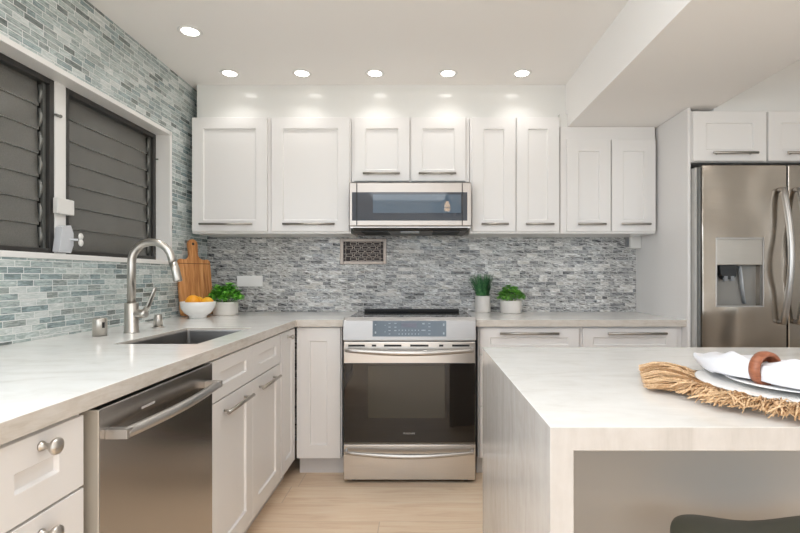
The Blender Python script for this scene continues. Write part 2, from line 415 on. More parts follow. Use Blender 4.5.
# ------------------------------------------------------------------ ceiling lamps
def downlight(x, y, label, group=None):
    t = thing('recessed_light', label, 'ceiling light', (x, y, ZC), 0, group)
    b = B(); b.lathe([(.043, 0), (.058, 0), (.060, -.003), (.056, -.006), (.043, -.005), (.043, 0)])
    obj('trim_ring', b, trim_white, t)
    b = B(); b.lathe([(.0425, -.001), (.0425, -.004), (.03, -.0055), (0.0, -.006)], seg=32)
    obj('lens', b, lens_m, t)
    l = bpy.data.lights.new('downlight_lamp', 'AREA'); l.shape = 'DISK'; l.size = .08; l.energy = LAMP_W; l.color = LAMP_COL; l.spread = math.radians(110)
    o = bpy.data.objects.new('downlight_lamp', l); COL.objects.link(o); o.parent = t; o.location = (0, 0, -.009)
    return t
DL = [(-1.207, 'recessed ceiling light in the row, nearest the mosaic wall'), (-.754, 'recessed ceiling light above the second wall cabinet door from the left'),
      (-.295, 'recessed ceiling light above the left end of the microwave'), (.163, 'recessed ceiling light above the right end of the microwave'),
      (.628, 'recessed ceiling light in the row, nearest the dropped beam')]
for x, lab in DL: downlight(x, 2.958, lab)
downlight(-1.207, 2.451, 'single recessed ceiling light nearer the viewer, beside the mosaic wall')
for y in (1.95, 1.45): downlight(-1.207, y, 'recessed ceiling light above the frame along the mosaic wall', 'ceiling lights beyond the frame')
def added_fill_panel(x, y, z, w, d, power, label, group=None):  # unseen glowing panels, added to lift the light from above
    t = thing('fill_panel_light', label, 'ceiling light', (x, y, z), 0, group)
    obj('frame', B().box(-w / 2 - .02, w / 2 + .02, -d / 2 - .02, -d / 2, -.02, 0).box(-w / 2 - .02, w / 2 + .02, d / 2, d / 2 + .02, -.02, 0).box(-w / 2 - .02, -w / 2, -d / 2, d / 2, -.02, 0).box(w / 2, w / 2 + .02, -d / 2, d / 2, -.02, 0), trim_white, t)
    obj('fill_sheet', B().box(-w / 2, w / 2, -d / 2, d / 2, -.012, -.004), fill_panel_m, t)
    l = bpy.data.lights.new('fill_panel_lamp', 'AREA'); l.shape = 'RECTANGLE'; l.size = w; l.size_y = d; l.energy = power; l.color = (.86, .93, 1)
    o = bpy.data.objects.new('fill_panel_lamp', l); COL.objects.link(o); o.parent = t; o.location = (0, 0, -.022)
fill_panel_m = emis('fill_panel_glow', (0.93, 0.97, 1, 1), 2.0)
added_fill_panel(-.30, 1.0, ZC, 1.0, .9, 8, 'added fill light panel, unseen above the frame over the aisle')
added_fill_panel(-.2, -1.3, ZC, 1.2, 1.2, 6, 'added fill light panel, unseen behind the viewer')
added_fill_panel(2.4, .2, ZC, .9, 1.2, 5, 'added fill light panel, unseen above the frame, right of the beam')

# ------------------------------------------------------------------ cabinetry
def shaker(x0, x1, z0, z1, st=.062, th=.02, rec=.009, rail=None):
    """front facing -y with its back on y=0; one mesh with a recessed panel"""
    b = B(); bm = b.b; rail = st if rail is None else rail
    def ring(ix, iz, y): return [bm.verts.new(p) for p in ((x0 + ix, y, z0 + iz), (x1 - ix, y, z0 + iz), (x1 - ix, y, z1 - iz), (x0 + ix, y, z1 - iz))]
    R = [ring(0, 0, 0), ring(0, 0, -th), ring(st, rail, -th), ring(st + .004, rail + .004, -th + rec)]
    bm.faces.new(R[0]); bm.faces.new(R[-1][::-1])
    for a, c in zip(R, R[1:]):
        for i in range(4): bm.faces.new((a[i], a[(i + 1) % 4], c[(i + 1) % 4], c[i]))
    return b
def bar_pull(cx, z, L, y=-.02, proj=.028):
    b = B(); h = L / 2
    b.tube([(cx - h, y - proj, z), (cx + h, y - proj, z)], .0074, 12)
    for s in (-1, 1): b.tube([(cx + s * (h - .03), y, z), (cx + s * (h - .03), y - proj, z)], .005, 8)
    return b
def vpull(x, cz, L, y=-.02, proj=.028):
    b = B(); h = L / 2
    b.tube([(x, y - proj, cz - h), (x, y - proj, cz + h)], .0058, 10)
    for s in (-1, 1): b.tube([(x, y, cz + s * (h - .03)), (x, y - proj, cz + s * (h - .03))], .005, 8)
    return b
def knob(cx, z, y=-.02, r=.0165):
    b = B(); b.lathe([(r * .62, 0), (r * .58, -.003), (.0062, -.005), (.006, -.018), (r * .8, -.024), (r, -.029), (r * .95, -.034), (r * .5, -.038), (0, -.039)], (cx, y, z), 24, 1)
    return b
def cabinet(name, label, loc, rotz, w, h, depth, fronts, toe=0, extras=None, group=None, cat='cabinet'):
    """x right, y into the wall, z up; body front at y=0"""
    t = thing(name, label, cat, loc, rotz, group)
    b = B()
    if name == 'sink_cabinet':
        b.box(0, w, 0, depth, toe, .66); b.box(0, w, 0, .02, .66, h); b.box(0, .018, .02, depth, .66, h); b.box(w - .018, w, .02, depth, .66, h)
    elif toe: b.box(0, w, 0, depth, toe, h)
    else: b.box(0, w, 0, depth, 0, h)
    obj('body', b, cab_white, t, bevel=.0015)
    if toe:
        obj('toe_kick', B().box(0, w, .05, depth - .02, 0, toe), toe_mat, t)
    for f in fronts:
        kind, x0, x1, z0, z1 = f[:5]; hd = f[5] if len(f) > 5 else None; kw = f[6] if len(f) > 6 else {}
        d_ = obj(kind, shaker(x0, x1, z0, z1, **kw), cab_white, t, (0, -.0005, 0), bevel=.0012)
        if hd:
            if hd[0] == 'bar': obj('handle', bar_pull(*hd[1:]), pull_mat, d_, label='slim bar handle')
            elif hd[0] == 'knob': obj('knob', knob(*hd[1:]), nickel, d_, label='round metal knob')
    return t

# --- wall cabinets (doors' faces at depth 3.07)
YU = 3.09; yd = 3.07
def X3(px): return PX(px, yd)
ZT, ZB = PZ(117, yd), PZ(231.2, yd)
def wallcab(label, px0, px1, doors, zt=ZT, zb=None, zdoor_t=None, rail_bottom=PZ(233.3, yd), st=.072):
    zb = rail_bottom if zb is None else zb
    x0 = X3(px0); fr = []
    for (a, c, ha, hc) in doors:
        z0 = (ZB if zb == rail_bottom else zb + .004); z1 = (zdoor_t or zt) - .003
        hz = z0 + .045
        fr.append(('door', X3(a) - x0, X3(c) - x0, z0 - zb, z1 - zb, ('bar', (X3(ha) + X3(hc)) / 2 - x0, hz - zb, X3(hc) - X3(ha)), dict(st=st)))
    return cabinet('wall_cabinet', label, (x0, YU, zb), 0, X3(px1) - x0, zt - zb, YB - YU - .001, fr)
wallcab('white wall cabinet with one wide door, nearest the mosaic side wall', 190.9, 269.9, [(192, 267.0, 201, 253.5)])
wallcab('white wall cabinet with one wide door, directly left of the microwave', 270.1, 350.5, [(271.8, 349, 283.7, 335.5)])
wallcab('short white two-door wall cabinet directly above the microwave', 351, 469.5, [(354.5, 409.3, 363.5, 400), (411.2, 465.5, 418.8, 455.9)], zb=PZ(181.5, yd))
wallcab('white two-door wall cabinet directly right of the microwave', 470, 560.5, [(472.2, 515.4, 481, 508), (516.6, 559.3, 525, 553)], st=.074)
wallcab('white two-door wall cabinet under the beam, its doors shorter at the top', 561.2, 656.5, [(567, 610.7, 576.8, 604.6), (612, 655.6, 620, 649)],
        zt=BZ - .002, zdoor_t=PZ(139, yd), st=.074)

# --- refrigerator enclosure
yf = 2.74
tag(obj('side_panel', B().box(0, .018, 0, YB - yf - .001, 0, BZ - .002), cab_white, loc=(1.545, yf, 0), bevel=.001),
    'tall plain white panel between the wall cabinets and the refrigerator', 'panel')
x0 = 1.5645; zb = PZ(161.5, 2.72)
def XF(px): return PX(px, 2.72) - x0
cabinet('overhead_cabinet', 'white two-door cabinet above the refrigerator', (x0, yf, zb), 0, 1.07, 2.149 - zb, YB - yf - .001,
        [('door', .002, XF(766.5), .004, PZ(111.5, 2.72) - zb, ('bar', XF(733), .045, .255), dict(st=.075, rail=.065)),
         ('door', XF(768.5), XF(768.5) + .50, .004, PZ(111.5, 2.72) - zb, ('bar', XF(768.5) + .22, .045, .255), dict(st=.075, rail=.065))])

# --- base cabinets on the back run (front faces at 2.78)
CT = .934; CB = .893; yb = 2.80; TOE = .112
def XB(px): return PX(px, 2.78)
x0 = XB(296.7)
cabinet('base_cabinet', 'white single-door base cabinet in the corner, left of the oven range', (x0, yb, 0), 0, XB(343) - .008 - x0, CB, YB - yb - .001,
        [('door', .0, XB(340.3) - x0, TOE + .002, PZ(327.8, 2.78), None, dict(st=.078))], toe=TOE)
x0 = XB(478.0)
w_ = XB(581) - x0
cabinet('base_cabinet', 'white three-drawer base cabinet directly right of the oven range', (x0, yb, 0), 0, w_, CB, YB - yb - .001,
        [('drawer', .012, w_ - .012, .728, .882, ('bar', XB(528.5) - x0, PZ(333.3, 2.77), .345), dict(st=.062, rail=.055)),
         ('drawer', .012, w_ - .012, .425, .722, ('bar', XB(528.5) - x0, .68, .345)),
         ('drawer', .012, w_ - .012, TOE + .004, .419, ('bar', XB(528.5) - x0, .38, .345))], toe=TOE)
x0 = XB(581) + .001
w_ = 1.544 - x0
cabinet('base_cabinet', 'white three-drawer base cabinet next to the tall refrigerator panel', (x0, yb, 0), 0, w_, CB, YB - yb - .001,
        [('drawer', .010, w_ - .04, .728, .882, ('bar', XB(635.5) - x0, PZ(333.3, 2.77), .345), dict(st=.062, rail=.055)),
         ('drawer', .010, w_ - .04, .425, .722, ('bar', XB(635.5) - x0, .68, .345)),
         ('drawer', .010, w_ - .04, TOE + .004, .419, ('bar', XB(635.5) - x0, .38, .345))], toe=TOE)

# --- left run (faces look to +x); body front at XBODY
XBODY = -.766; DEPL = XBODY - XL - .001
def left(name, label, y0, y1, fronts):
    return cabinet(name, label, (XBODY, y0, 0), PI / 2, y1 - y0, CB, DEPL, fronts, toe=TOE)
left('base_cabinet', 'narrow white drawer base cabinet with round knobs, left of the dishwasher', .78, 1.052,
     [('drawer', .012, .258, .730, .884, ('knob', .142, .857), dict(st=.07, rail=.058)),
      ('drawer', .012, .258, .430, .724, ('knob', .142, .685), dict(st=.07, rail=.07)),
      ('drawer', .012, .258, TOE + .004, .424, ('knob', .142, .385), dict(st=.07, rail=.07))])
left('base_cabinet', 'white base cabinet nearest the viewer on the left run', .30, .775,
     [('drawer', .010, .465, .730, .884, ('knob', .2375, .857), dict(st=.07, rail=.058)), ('door', .010, .465, TOE + .004, .724, ('knob', .42, .685), dict(st=.07))])
y0 = 1.662; y1 = 2.489
w_ = y1 - y0
sinkcab = left('sink_cabinet', 'white sink base cabinet with two false drawers over two doors', y0, y1,
     [('drawer_front', .006, w_ / 2 - .0005, .735, .884, None, dict(st=.075, rail=.05)), ('drawer_front', w_ / 2 + .0005, w_ - .006, .735, .884, None, dict(st=.075, rail=.05)),
      ('door', .006, w_ / 2 - .0005, TOE + .004, .729, ('bar', .215, .683, .265), dict(st=.075)), ('door', w_ / 2 + .0005, w_ - .006, TOE + .004, .729, ('bar', w_ / 2 + .185, .683, .265), dict(st=.075))])
left('base_cabinet', 'narrow white one-door corner cabinet with a small knob beside the sink cabinet', 2.492, 2.776,
     [('door', .010, .272, TOE + .004, .884, ('knob', .12, .852, -.02, .013), dict(st=.062))])

# ------------------------------------------------------------------ counters
XC = -.735; YC = 2.75
SX0, SX1, SY0, SY1 = -1.165, -.848, 1.775, 2.335
def slab(b, x0, x1, y0, y1, z0=CB + .001, z1=CT): b.box(x0, x1, y0, y1, z0, z1)
def faces_to(o, fn):
    for p in o.data.polygons: p.material_index = fn(p)
b = B()
def poly_slab(outer, hole=None):
    """flat slab from an outline (ccw) with an optional rectangular hole, clean edges"""
    b = B(); bm = b.b
    xs = sorted({p[0] for p in outer} | ({hole[0], hole[1]} if hole else set())); ys = sorted({p[1] for p in outer} | ({hole[2], hole[3]} if hole else set()))
    def inside(x, y):
        c = False; n = len(outer)
        for i in range(n):
            (x1, y1), (x2, y2) = outer[i], outer[(i + 1) % n]
            if (y1 > y) != (y2 > y) and x < (x2 - x1) * (y - y1) / (y2 - y1) + x1: c = not c
        return c and not (hole and hole[0] < x < hole[1] and hole[2] < y < hole[3])
    cells = {(i, j) for i in range(len(xs) - 1) for j in range(len(ys) - 1) if inside((xs[i] + xs[i + 1]) / 2, (ys[j] + ys[j + 1]) / 2)}
    V = {}
    def v(i, j, k):
        if (i, j, k) not in V: V[i, j, k] = bm.verts.new((xs[i], ys[j], (CB + .001, CT)[k]))
        return V[i, j, k]
    for (i, j) in cells:
        bm.faces.new((v(i, j, 1), v(i + 1, j, 1), v(i + 1, j + 1, 1), v(i, j + 1, 1))); bm.faces.new((v(i, j, 0), v(i, j + 1, 0), v(i + 1, j + 1, 0), v(i + 1, j, 0)))
        for (di, dj, e) in ((-1, 0, ((i, j + 1), (i, j))), (1, 0, ((i + 1, j), (i + 1, j + 1))), (0, -1, ((i, j), (i + 1, j))), (0, 1, ((i + 1, j + 1), (i, j + 1)))):
            if (i + di, j + dj) not in cells:
                a, c = e; bm.faces.new((v(*a, 0), v(*c, 0), v(*c, 1), v(*a, 1)))
    return b
RX0, RX1 = PX(343, 2.70), PX(476, 2.70)      # range
b = poly_slab([(XL + .001, .30), (XC, .30), (XC, YC), (RX0 - .006, YC), (RX0 - .006, YB - .001), (XL + .001, YB - .001)], (SX0, SX1, SY0, SY1))
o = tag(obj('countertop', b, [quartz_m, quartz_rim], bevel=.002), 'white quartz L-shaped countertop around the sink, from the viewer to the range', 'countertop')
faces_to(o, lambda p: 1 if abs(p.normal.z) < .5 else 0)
b = poly_slab([(RX1 + .006, YC), (1.5445, YC), (1.5445, YB - .001), (RX1 + .006, YB - .001)])
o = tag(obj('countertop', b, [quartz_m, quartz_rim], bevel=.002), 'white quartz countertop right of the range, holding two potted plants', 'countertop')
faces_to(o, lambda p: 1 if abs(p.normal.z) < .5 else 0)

# sink: undermount bowl
t = thing('sink', 'stainless undermount sink sunk in the left countertop under the window', 'sink', ((SX0 + SX1) / 2, (SY0 + SY1) / 2, CB - .20))
hx, hy = (SX1 - SX0) / 2, (SY1 - SY0) / 2; T = .0015
b = B()
bm = b.b
def rr(x, y, z, r=.03, n=5):
    out = []
    for cx, cy, a0 in ((x - r, y - r, 0), (-x + r, y - r, PI / 2), (-x + r, -y + r, PI), (x - r, -y + r, 1.5 * PI)):
        for i in range(n + 1):
            a = a0 + PI / 2 * i / n; out.append(bm.verts.new((cx + r * math.cos(a), cy + r * math.sin(a), z)))
    return out
rings = [rr(hx - .0005, hy - .0005, .228, .006), rr(hx - .002, hy - .002, .2285, .006), rr(hx - .003, hy - .003, .224, .012), rr(hx - .004, hy - .004, .02, .03), rr(hx - .02, hy - .02, .004, .03)]
for a, c in zip(rings, rings[1:]):
    for i in range(len(a)): f = bm.faces.new((a[i], a[(i + 1) % len(a)], c[(i + 1) % len(a)], c[i])); f.smooth = False
bm.faces.new(rings[-1])
obj('basin', b, steel_sink, t)
b = B().lathe([(.045, .004), (.045, .008), (.03, .007), (.028, .003), (0, .003)], (0, 0, .002), 32)
obj('drain', b, nickel, t)

# faucet
fx, fy = -1.316, 2.134
t = thing('faucet', 'tall brushed nickel gooseneck pull-down kitchen faucet behind the sink', 'faucet', (fx, fy, CT))
b = B().lathe([(.031, 0), (.031, .004), (.0285, .006), (.0285, .13), (.026, .134), (.018, .136)], seg=36); obj('base_body', b, nickel, t)
pts = [(0, 0, .134), (0, 0, .30)]
R_, cz = .092, .318
for i in range(13):
    a = PI - PI * i / 12 * .93; pts.append((R_ + R_ * math.cos(a), 0, cz + R_ * math.sin(a)))
e = pts[-1]; 
b = B().tube(pts + [(e[0] + .008, 0, e[2] - .03)], .0172, 18); obj('spout', b, nickel, t)
b = B().tube([(e[0] + .006, 0, e[2] - .022), (e[0] + .016, 0, e[2] - .05), (e[0] + .028, 0, e[2] - .102), (e[0] + .029, 0, e[2] - .107)], [.0173, .0180, .0192, .0170], 20); obj('spray_head', b, nickel, t)
b = B().tube([(.02, 0, .085), (.062, 0, .085), (.068, 0, .085)], [.0205, .0205, .017], 20); obj('valve', b, nickel, t)
b = B().tube([(.055, 0, .09), (.078, 0, .125), (.098, 0, .175), (.108, -.002, .204)], [.017, .015, .012, .010], 12, .6); obj('lever', b, nickel, t)
# air gap
t = thing('air_gap_cap', 'short brushed nickel cylinder cap left of the faucet', 'sink fitting', (-1.375, 2.01, CT))
obj('cap', B().lathe([(.0275, 0), (.0275, .072), (.025, .076), (0, .077)], seg=36), nickel, t)
obj('outlet_slot', B().box(.0255, .0285, -.005, .005, .036, .060), dark_gap, t, rot=(0, 0, -.5))
# small button
t = thing('air_switch_button', 'small brushed nickel button with a wide flange right of the faucet', 'sink fitting', (-1.305, 2.33, CT))
obj('flange', B().lathe([(.029, 0), (.029, .004), (.022, .006)], seg=32), nickel, t)
obj('button', B().lathe([(.020, .005), (.020, .052), (.017, .056), (.017, .064), (.015, .066), (0, .066)], seg=32), nickel, t)

# ------------------------------------------------------------------ dishwasher
y0, y1 = 1.056, 1.659
t = thing('dishwasher', 'stainless steel dishwasher under the left countertop', 'dishwasher', (XBODY, y0, 0), PI / 2)
w_ = y1 - y0
obj('tub', B().box(.004, w_ - .004, .02, .60, .09, CB - .004), dark_gap, t)
obj('toe_panel', B().box(.004, w_ - .004, .03, .05, .0, .10), black_metal, t)
b = B().box(.012, w_ - .010, -.033, .018, .115, .886); dd = obj('door', b, [steel_dish, plain('door_side_grey', C(176, 168, 156), .4)], t, bevel=.004, seg=3)
for q in dd.data.polygons:
    if q.normal.x < -.9: q.material_index = 1
hb = B(); n = 14
pts = [(.045 + (w_ - .105) * i / n, -.072 - .018 * math.sin(PI * i / n), .822) for i in range(n + 1)]
hb.tube(pts, .0135, 16)
for s in (.045, w_ - .060): hb.box(s - .012, s + .012, -.084, -.033, .812, .834)
obj('handle', hb, steel_light, dd, bevel=.001)
lg = B().box(.175, .235, -.0338, -.033, .842, .848); obj('badge', lg, logo_mat, dd, label='small brand badge')

# ------------------------------------------------------------------ range
t = thing('oven_range', 'stainless slide-in electric range with black glass oven door', 'oven', (RX0, 2.70, 0))
w_ = RX1 - RX0
def ZR(py): return PZ(py, 2.70)
obj('body', B().box(.002, w_ - .002, .045, .66, .03, .905), steel_range, t)
for x in (.055, w_ - .055):
    for y in (.06, .58): obj('foot', B().lathe([(.018, 0), (.018, .012), (.01, .014), (.01, .035)], (x, y, 0), 16), black_metal, t)
obj('cooktop', B().box(.0, w_, .035, .655, .9045, .938), black_glass, t, bevel=.002)
obj('rear_vent', B().box(.05, w_ - .05, .59, .65, .938, .958), black_metal, t, bevel=.003)
zc0, zc1 = ZR(340.4), ZR(317.6)
cp = B().prism([(-.012, zc0), (.06, zc0), (.06, zc1 - .002), (.028, zc1), (.0, zc1 - .018)], 0, 0, w_)
cpo = obj('control_panel', cp, steel('brushed_panel', (0.42, 0.41, 0.405, 1), 0.42), t, bevel=.004, seg=3)
# display follows the slightly tilted face
sl = ((.0 - -.012) / (zc1 - .018 - zc0)); ang = math.atan(sl)
dx0, dx1 = PX(372.5, 2.69) - RX0, PX(446.3, 2.69) - RX0; dz0, dz1 = ZR(336.3), ZR(320.8)
dp = B().box(0, dx1 - dx0, -.0015, .002, 0, dz1 - dz0)
dpo = obj('display', dp, panel_glass, cpo, (dx0, -.012 + sl * (dz0 - zc0), dz0), (-ang, 0, 0))
mk = B(); W_, H_ = dx1 - dx0, dz1 - dz0
def mark(u, v, w=.009, h=.0035): mk.box(u * W_ - w / 2, u * W_ + w / 2, -.0022, -.0015, v * H_ - h / 2, v * H_ + h / 2)
for u in (.23, .31):
    for v in (.84, .6, .38): mark(u, v, .012)
mark(.23, .16); mark(.04, .25, .008, .012); mark(.04, .75, .006, .006); mark(.17, .72, .003, .005); mark(.17, .3, .003, .005)
for i in range(9): mark(.36 + i * .044, .40, .005, .006); 
for i in range(7): mark(.36 + i * .044, .16, .005, .006)
for v in (.84, .62, .38, .16): mark(.77, v, .012)
mark(.69, .82, .014, .008); mark(.69, .4, .012, .006); mark(.965, .75, .008, .014); mark(.965, .2, .008, .012)
obj('printed_markings', mk, mark_mat, dpo)
obj('clock_window', B().box(.39 * W_, .6 * W_, -.002, -.0015, .58 * H_, .88 * H_), plain('display_window', C(104, 106, 120), .3), dpo)
# oven door
zd0, zd1 = ZR(443.6), ZR(342)
db = B().box(.003, w_ - .003, .0, .044, zd0, zd1)
door = obj('oven_door', db, steel_range, t, bevel=.004, seg=2)
obj('door_glass', B().box(.004, w_ - .004, -.003, .004, ZR(442.8), ZR(363)), oven_glass, door, bevel=.002)
win = B().box(.145, w_ - .18, -.0036, -.003, ZR(418), ZR(366)); obj('window_pane', win, plain('oven_window', C(50, 48, 40), .03, spec=.6), door)
# warm grey interior frame lines
for a, c in ((.03, .125), (.165, .19), (.235, .335), (.385, .49), (.55, .575), (.625, .725)):
    obj('vent_slot', B().box(a * w_ / .762, c * w_ / .762, -.001, .002, ZR(346.6), ZR(344.6)), dark_gap, door)
def bow(z, L, bowd, sag, r, x0):
    n = 20; b = B()
    pts = [(x0 + L * i / n, -.035 - bowd * math.sin(PI * i / n), z - sag * math.sin(PI * i / n)) for i in range(n + 1)]
    pts = [(x0 - .004, .0, z + .002)] + pts + [(x0 + L + .004, .0, z + .002)]
    b.tube(pts, [r * .8] + [r * (.75 + .35 * math.sin(PI * i / n)) for i in range(n + 1)] + [r * .8], 14); return b
obj('handle', bow(ZR(349.5), w_ - .05, .022, .012, .0150, .025), steel_light, door)
def lettering(text, size, parent, loc, rot, mat):
    cu = bpy.data.curves.new('lettering_curve', 'FONT'); cu.body = text; cu.size = size; cu.align_x = 'CENTER'; cu.extrude = .0003
    tmp = bpy.data.objects.new('lettering_curve', cu); COL.objects.link(tmp)
    me = bpy.data.meshes.new_from_object(tmp.evaluated_get(bpy.context.evaluated_depsgraph_get()))
    bpy.data.objects.remove(tmp); bpy.data.curves.remove(cu)
    me.materials.clear(); me.materials.append(mat)
    o = bpy.data.objects.new('brand_lettering', me); COL.objects.link(o); o.parent = parent; o.location = loc; o.rotation_euler = rot
    return o
lettering('FRIGIDAIRE', .0135, door, (PX(409, 2.70) - RX0, -.0035, ZR(434)), (PI / 2, 0, 0), logo_mat)
dr = obj('warming_drawer', B().box(.003, w_ - .003, .0, .044, ZR(480), ZR(444.6)), steel_range, t, bevel=.004)
obj('handle', bow(ZR(450.5), w_ - .045, .02, .014, .0135, .022), steel_light, dr)

# ------------------------------------------------------------------ microwave
ym = 2.96
mx0, mx1 = PX(349.2, ym), PX(471.4, ym); mz0, mz1 = PZ(225.8, ym), PZ(182.3, ym); w_ = mx1 - mx0
t = thing('microwave', 'stainless over-the-range microwave with blue-grey glass front', 'microwave', (mx0, ym, mz0))
H = mz1 - mz0
obj('case', B().box(.002, w_ - .002, .04, YB - ym - .002, -.01, min(H, PZ(181.5, yd) - mz0 - .002)), steel_range, t)
dm = obj('door', B().box(0, w_, 0, .039, 0, H - .001), steel_mw, t, bevel=.004)
g0, g1 = PX(352, ym) - mx0, PX(467.3, ym) - mx0
def ZM(py): return PZ(py, ym) - mz0
obj('door_glass', B().box(g0, g1, -.003, .003, ZM(220.6), ZM(192.2)), mw_glass, dm, bevel=.001)
obj('window_pane', B().box(PX(373, ym) - mx0, PX(461, ym) - mx0, -.0037, -.003, ZM(213), ZM(194.6)), mw_window, dm)
for px in (356.8, 462.2): obj('door_seam', B().box(PX(px, ym) - mx0 - .0025, PX(px, ym) - mx0 + .0025, -.0045, .001, .002, H - .003), dark_gap, dm)
ho = B().prism([(.02, -.01), (.40, -.01), (.40, -.028), (.05, -.03)], 0, .02, w_ - .02); hoo = obj('hood_base', ho, plain('hood_dark', C(70, 66, 62), .4), t)
for xa in (.07, w_ - .24): obj('hood_filter', B().box(xa, xa + .17, .03, .30, -.034, -.029), dark_gap, hoo)
hl = B().box(.32, .44, .05, .16, -.036, -.029); obj('hood_light', hl, plastic_grey, hoo)

# ------------------------------------------------------------------ refrigerator
yr = 2.68
fx0 = 1.575; fw = 1.01; ft = PZ(165, yr)
t = thing('refrigerator', 'stainless side-by-side refrigerator with ice and water dispenser', 'refrigerator', (fx0, yr, 0))
obj('cabinet_body', B().box(.0, fw, .10, YB - yr - .02, .03, ft - .02), cap_grey, t)
obj('gasket', B().box(.008, fw - .008, .075, .10, .06, ft - .025), plastic_grey, t)
obj('side_strip', B().box(-.006, .008, .030, .10, .06, ft - .01), plain('strip_grey', C(190, 188, 184), .35), t)
obj('side_strip', B().box(.009, .0175, .012, .10, .06, ft - .01), plain('strip_dark_grey', C(120, 120, 118), .35), t)
hg = B().box(.005, .07, .04, .16, ft - .02, ft - .002); obj('hinge_cover', hg, plastic_grey, t, bevel=.004)
obj('base_grille', B().box(.01, fw - .01, .06, .11, 0, .06), black_metal, t)
sp = PX(787.6, yr) - fx0
def door_shape(x0, x1, hole=None):
    b = B(); z0, z1 = .07, ft
    if not hole: b.box(x0, x1, 0, .074, z0, z1)
    else:
        a, c, p, q = hole
        b.box(x0, a, 0, .074, z0, z1); b.box(c, x1, 0, .074, z0, z1); b.box(a, c, 0, .074, z0, p); b.box(a, c, 0, .074, q, z1); b.box(a, c, .06, .074, p, q)
        bmesh.ops.remove_doubles(b.b, verts=b.b.verts, dist=1e-5)
    return b
def XG(px): return PX(px, yr) - fx0
def ZG(py): return PZ(py, yr)
hole = (XG(716.3), XG(763), ZG(306.3), ZG(238.4))
def holed_door(x0, x1, hole):
    xs = [x0, hole[0], hole[1], x1]; zs = [.07, hole[2], hole[3], ft]; b = B(); bm = b.b
    def grid(y): return [[bm.verts.new((x, y, z)) for z in zs] for x in xs]
    f, k = grid(0), grid(.074)
    for i in range(3):
        for j in range(3):
            if (i, j) == (1, 1): continue
            bm.faces.new((f[i][j], f[i + 1][j], f[i + 1][j + 1], f[i][j + 1])); bm.faces.new((k[i][j], k[i][j + 1], k[i + 1][j + 1], k[i + 1][j]))
    for i in range(3):
        bm.faces.new((f[i][0], k[i][0], k[i + 1][0], f[i + 1][0])); bm.faces.new((f[i][3], f[i + 1][3], k[i + 1][3], k[i][3]))
        bm.faces.new((f[0][i], f[0][i + 1], k[0][i + 1], k[0][i])); bm.faces.new((f[3][i], k[3][i], k[3][i + 1], f[3][i + 1]))
    for a, c in (((1, 1), (2, 1)), ((2, 1), (2, 2)), ((2, 2), (1, 2)), ((1, 2), (1, 1))):
        bm.faces.new((f[a[0]][a[1]], f[c[0]][c[1]], k[c[0]][c[1]], k[a[0]][a[1]]))
    return b
dl = obj('freezer_door', holed_door(.020, sp - .004, hole), steel_fridge, t, bevel=.005, seg=3)
drr = obj('fresh_food_door', door_shape(sp + .004, fw), steel_fridge, t, bevel=.006, seg=3)
def fr_handle(x):
    n = 18; b = B(); za, zb_ = ZG(322), ZG(190)
    pts = [(x, 0, za)] + [(x, -.03 - .055 * math.sin(PI * i / n), za + (zb_ - za) * i / n) for i in range(n + 1)] + [(x, 0, zb_)]
    b.tube(pts, [.014] + [.0165] * (n + 1) + [.014], 14); return b
obj('handle', fr_handle(sp - .045), steel_light, dl); obj('handle', fr_handle(sp + .045), steel_light, drr)
a, c, p, q = hole
fb = B().box(a - .004, a + .003, -.003, .02, p - .004, q + .004).box(c - .003, c + .004, -.003, .02, p - .004, q + .004).box(a, c, -.003, .02, q - .003, q + .004).box(a, c, -.003, .02, p - .004, p + .003)
obj('dispenser_frame', fb, steel_light, dl)
obj('dispenser_panel', B().box(a + .003, c - .003, .0, .055, ZG(265), q - .003), steel('dispenser_panel_metal', (.50, .47, .43, 1), .35), dl, bevel=.003)
obj('dispenser_recess', B().box(a, c, .058, .0735, p, ZG(265)), plain('recess_silver', C(146, 143, 138), .35, metal=.3), dl)
nz_ = B(); cx = a + (c - a) * .30; nz_.prism([(cx - .055, ZG(265)), (cx + .05, ZG(265)), (cx + .042, ZG(276)), (cx + .02, ZG(279.5)), (cx - .02, ZG(279.5)), (cx - .045, ZG(275))], 1, .01, .056)
obj('nozzle_housing', nz_, plain('black_plastic', C(34, 36, 38), .3), dl, bevel=.002)
tt = B().box(cx - .03, cx - .012, .004, .02, ZG(281), ZG(276)).box(cx + .008, cx + .026, .004, .02, ZG(281), ZG(276)); obj('nozzle', tt, plastic_grey, dl)
pd = B().tube([(a + (c - a) * .58, .035, ZG(266)), (a + (c - a) * .72, .05, ZG(304))], .018, 10, .3); obj('paddle', pd, plain('paddle_silver', C(200, 203, 206), .25, metal=.2), dl)

# ------------------------------------------------------------------ wall fittings
t = thing('vent_register', 'decorative metal vent register with fretwork grille on the mosaic above the range', 'vent', (PX(340.2, YB), YB, PZ(264.4, YB)))
vw, vh = PX(386.6, YB) - PX(340.2, YB), PZ(238.5, YB) - PZ(264.4, YB); m = .024
fb = B().box(0, m, -.008, 0, 0, vh).box(vw - m, vw, -.008, 0, 0, vh).box(m, vw - m, -.008, 0, 0, m).box(m, vw - m, -.008, 0, vh - m, vh)
obj('frame', fb, vent_metal, t, bevel=.002)
obj('backing', B().box(m, vw - m, -.0015, -.0005, m, vh - m), plain('register_dark', C(44, 32, 30), .6), t)
g = B(); iw, ih = vw - 2 * m, vh - 2 * m
lw = .0026
def bar(x0, x1, z0, z1): g.box(m + x0, m + x1, -.006, -.0025, m + z0, m + z1)
rows = 4
for x in (.018, iw - .018): bar(x - lw, x, 0, ih)
for k in range(4):
    z = ih * (k + .5) / 4
    bar(0, .018, z - lw / 2, z + lw / 2); bar(iw - .018, iw, z - lw / 2, z + lw / 2)
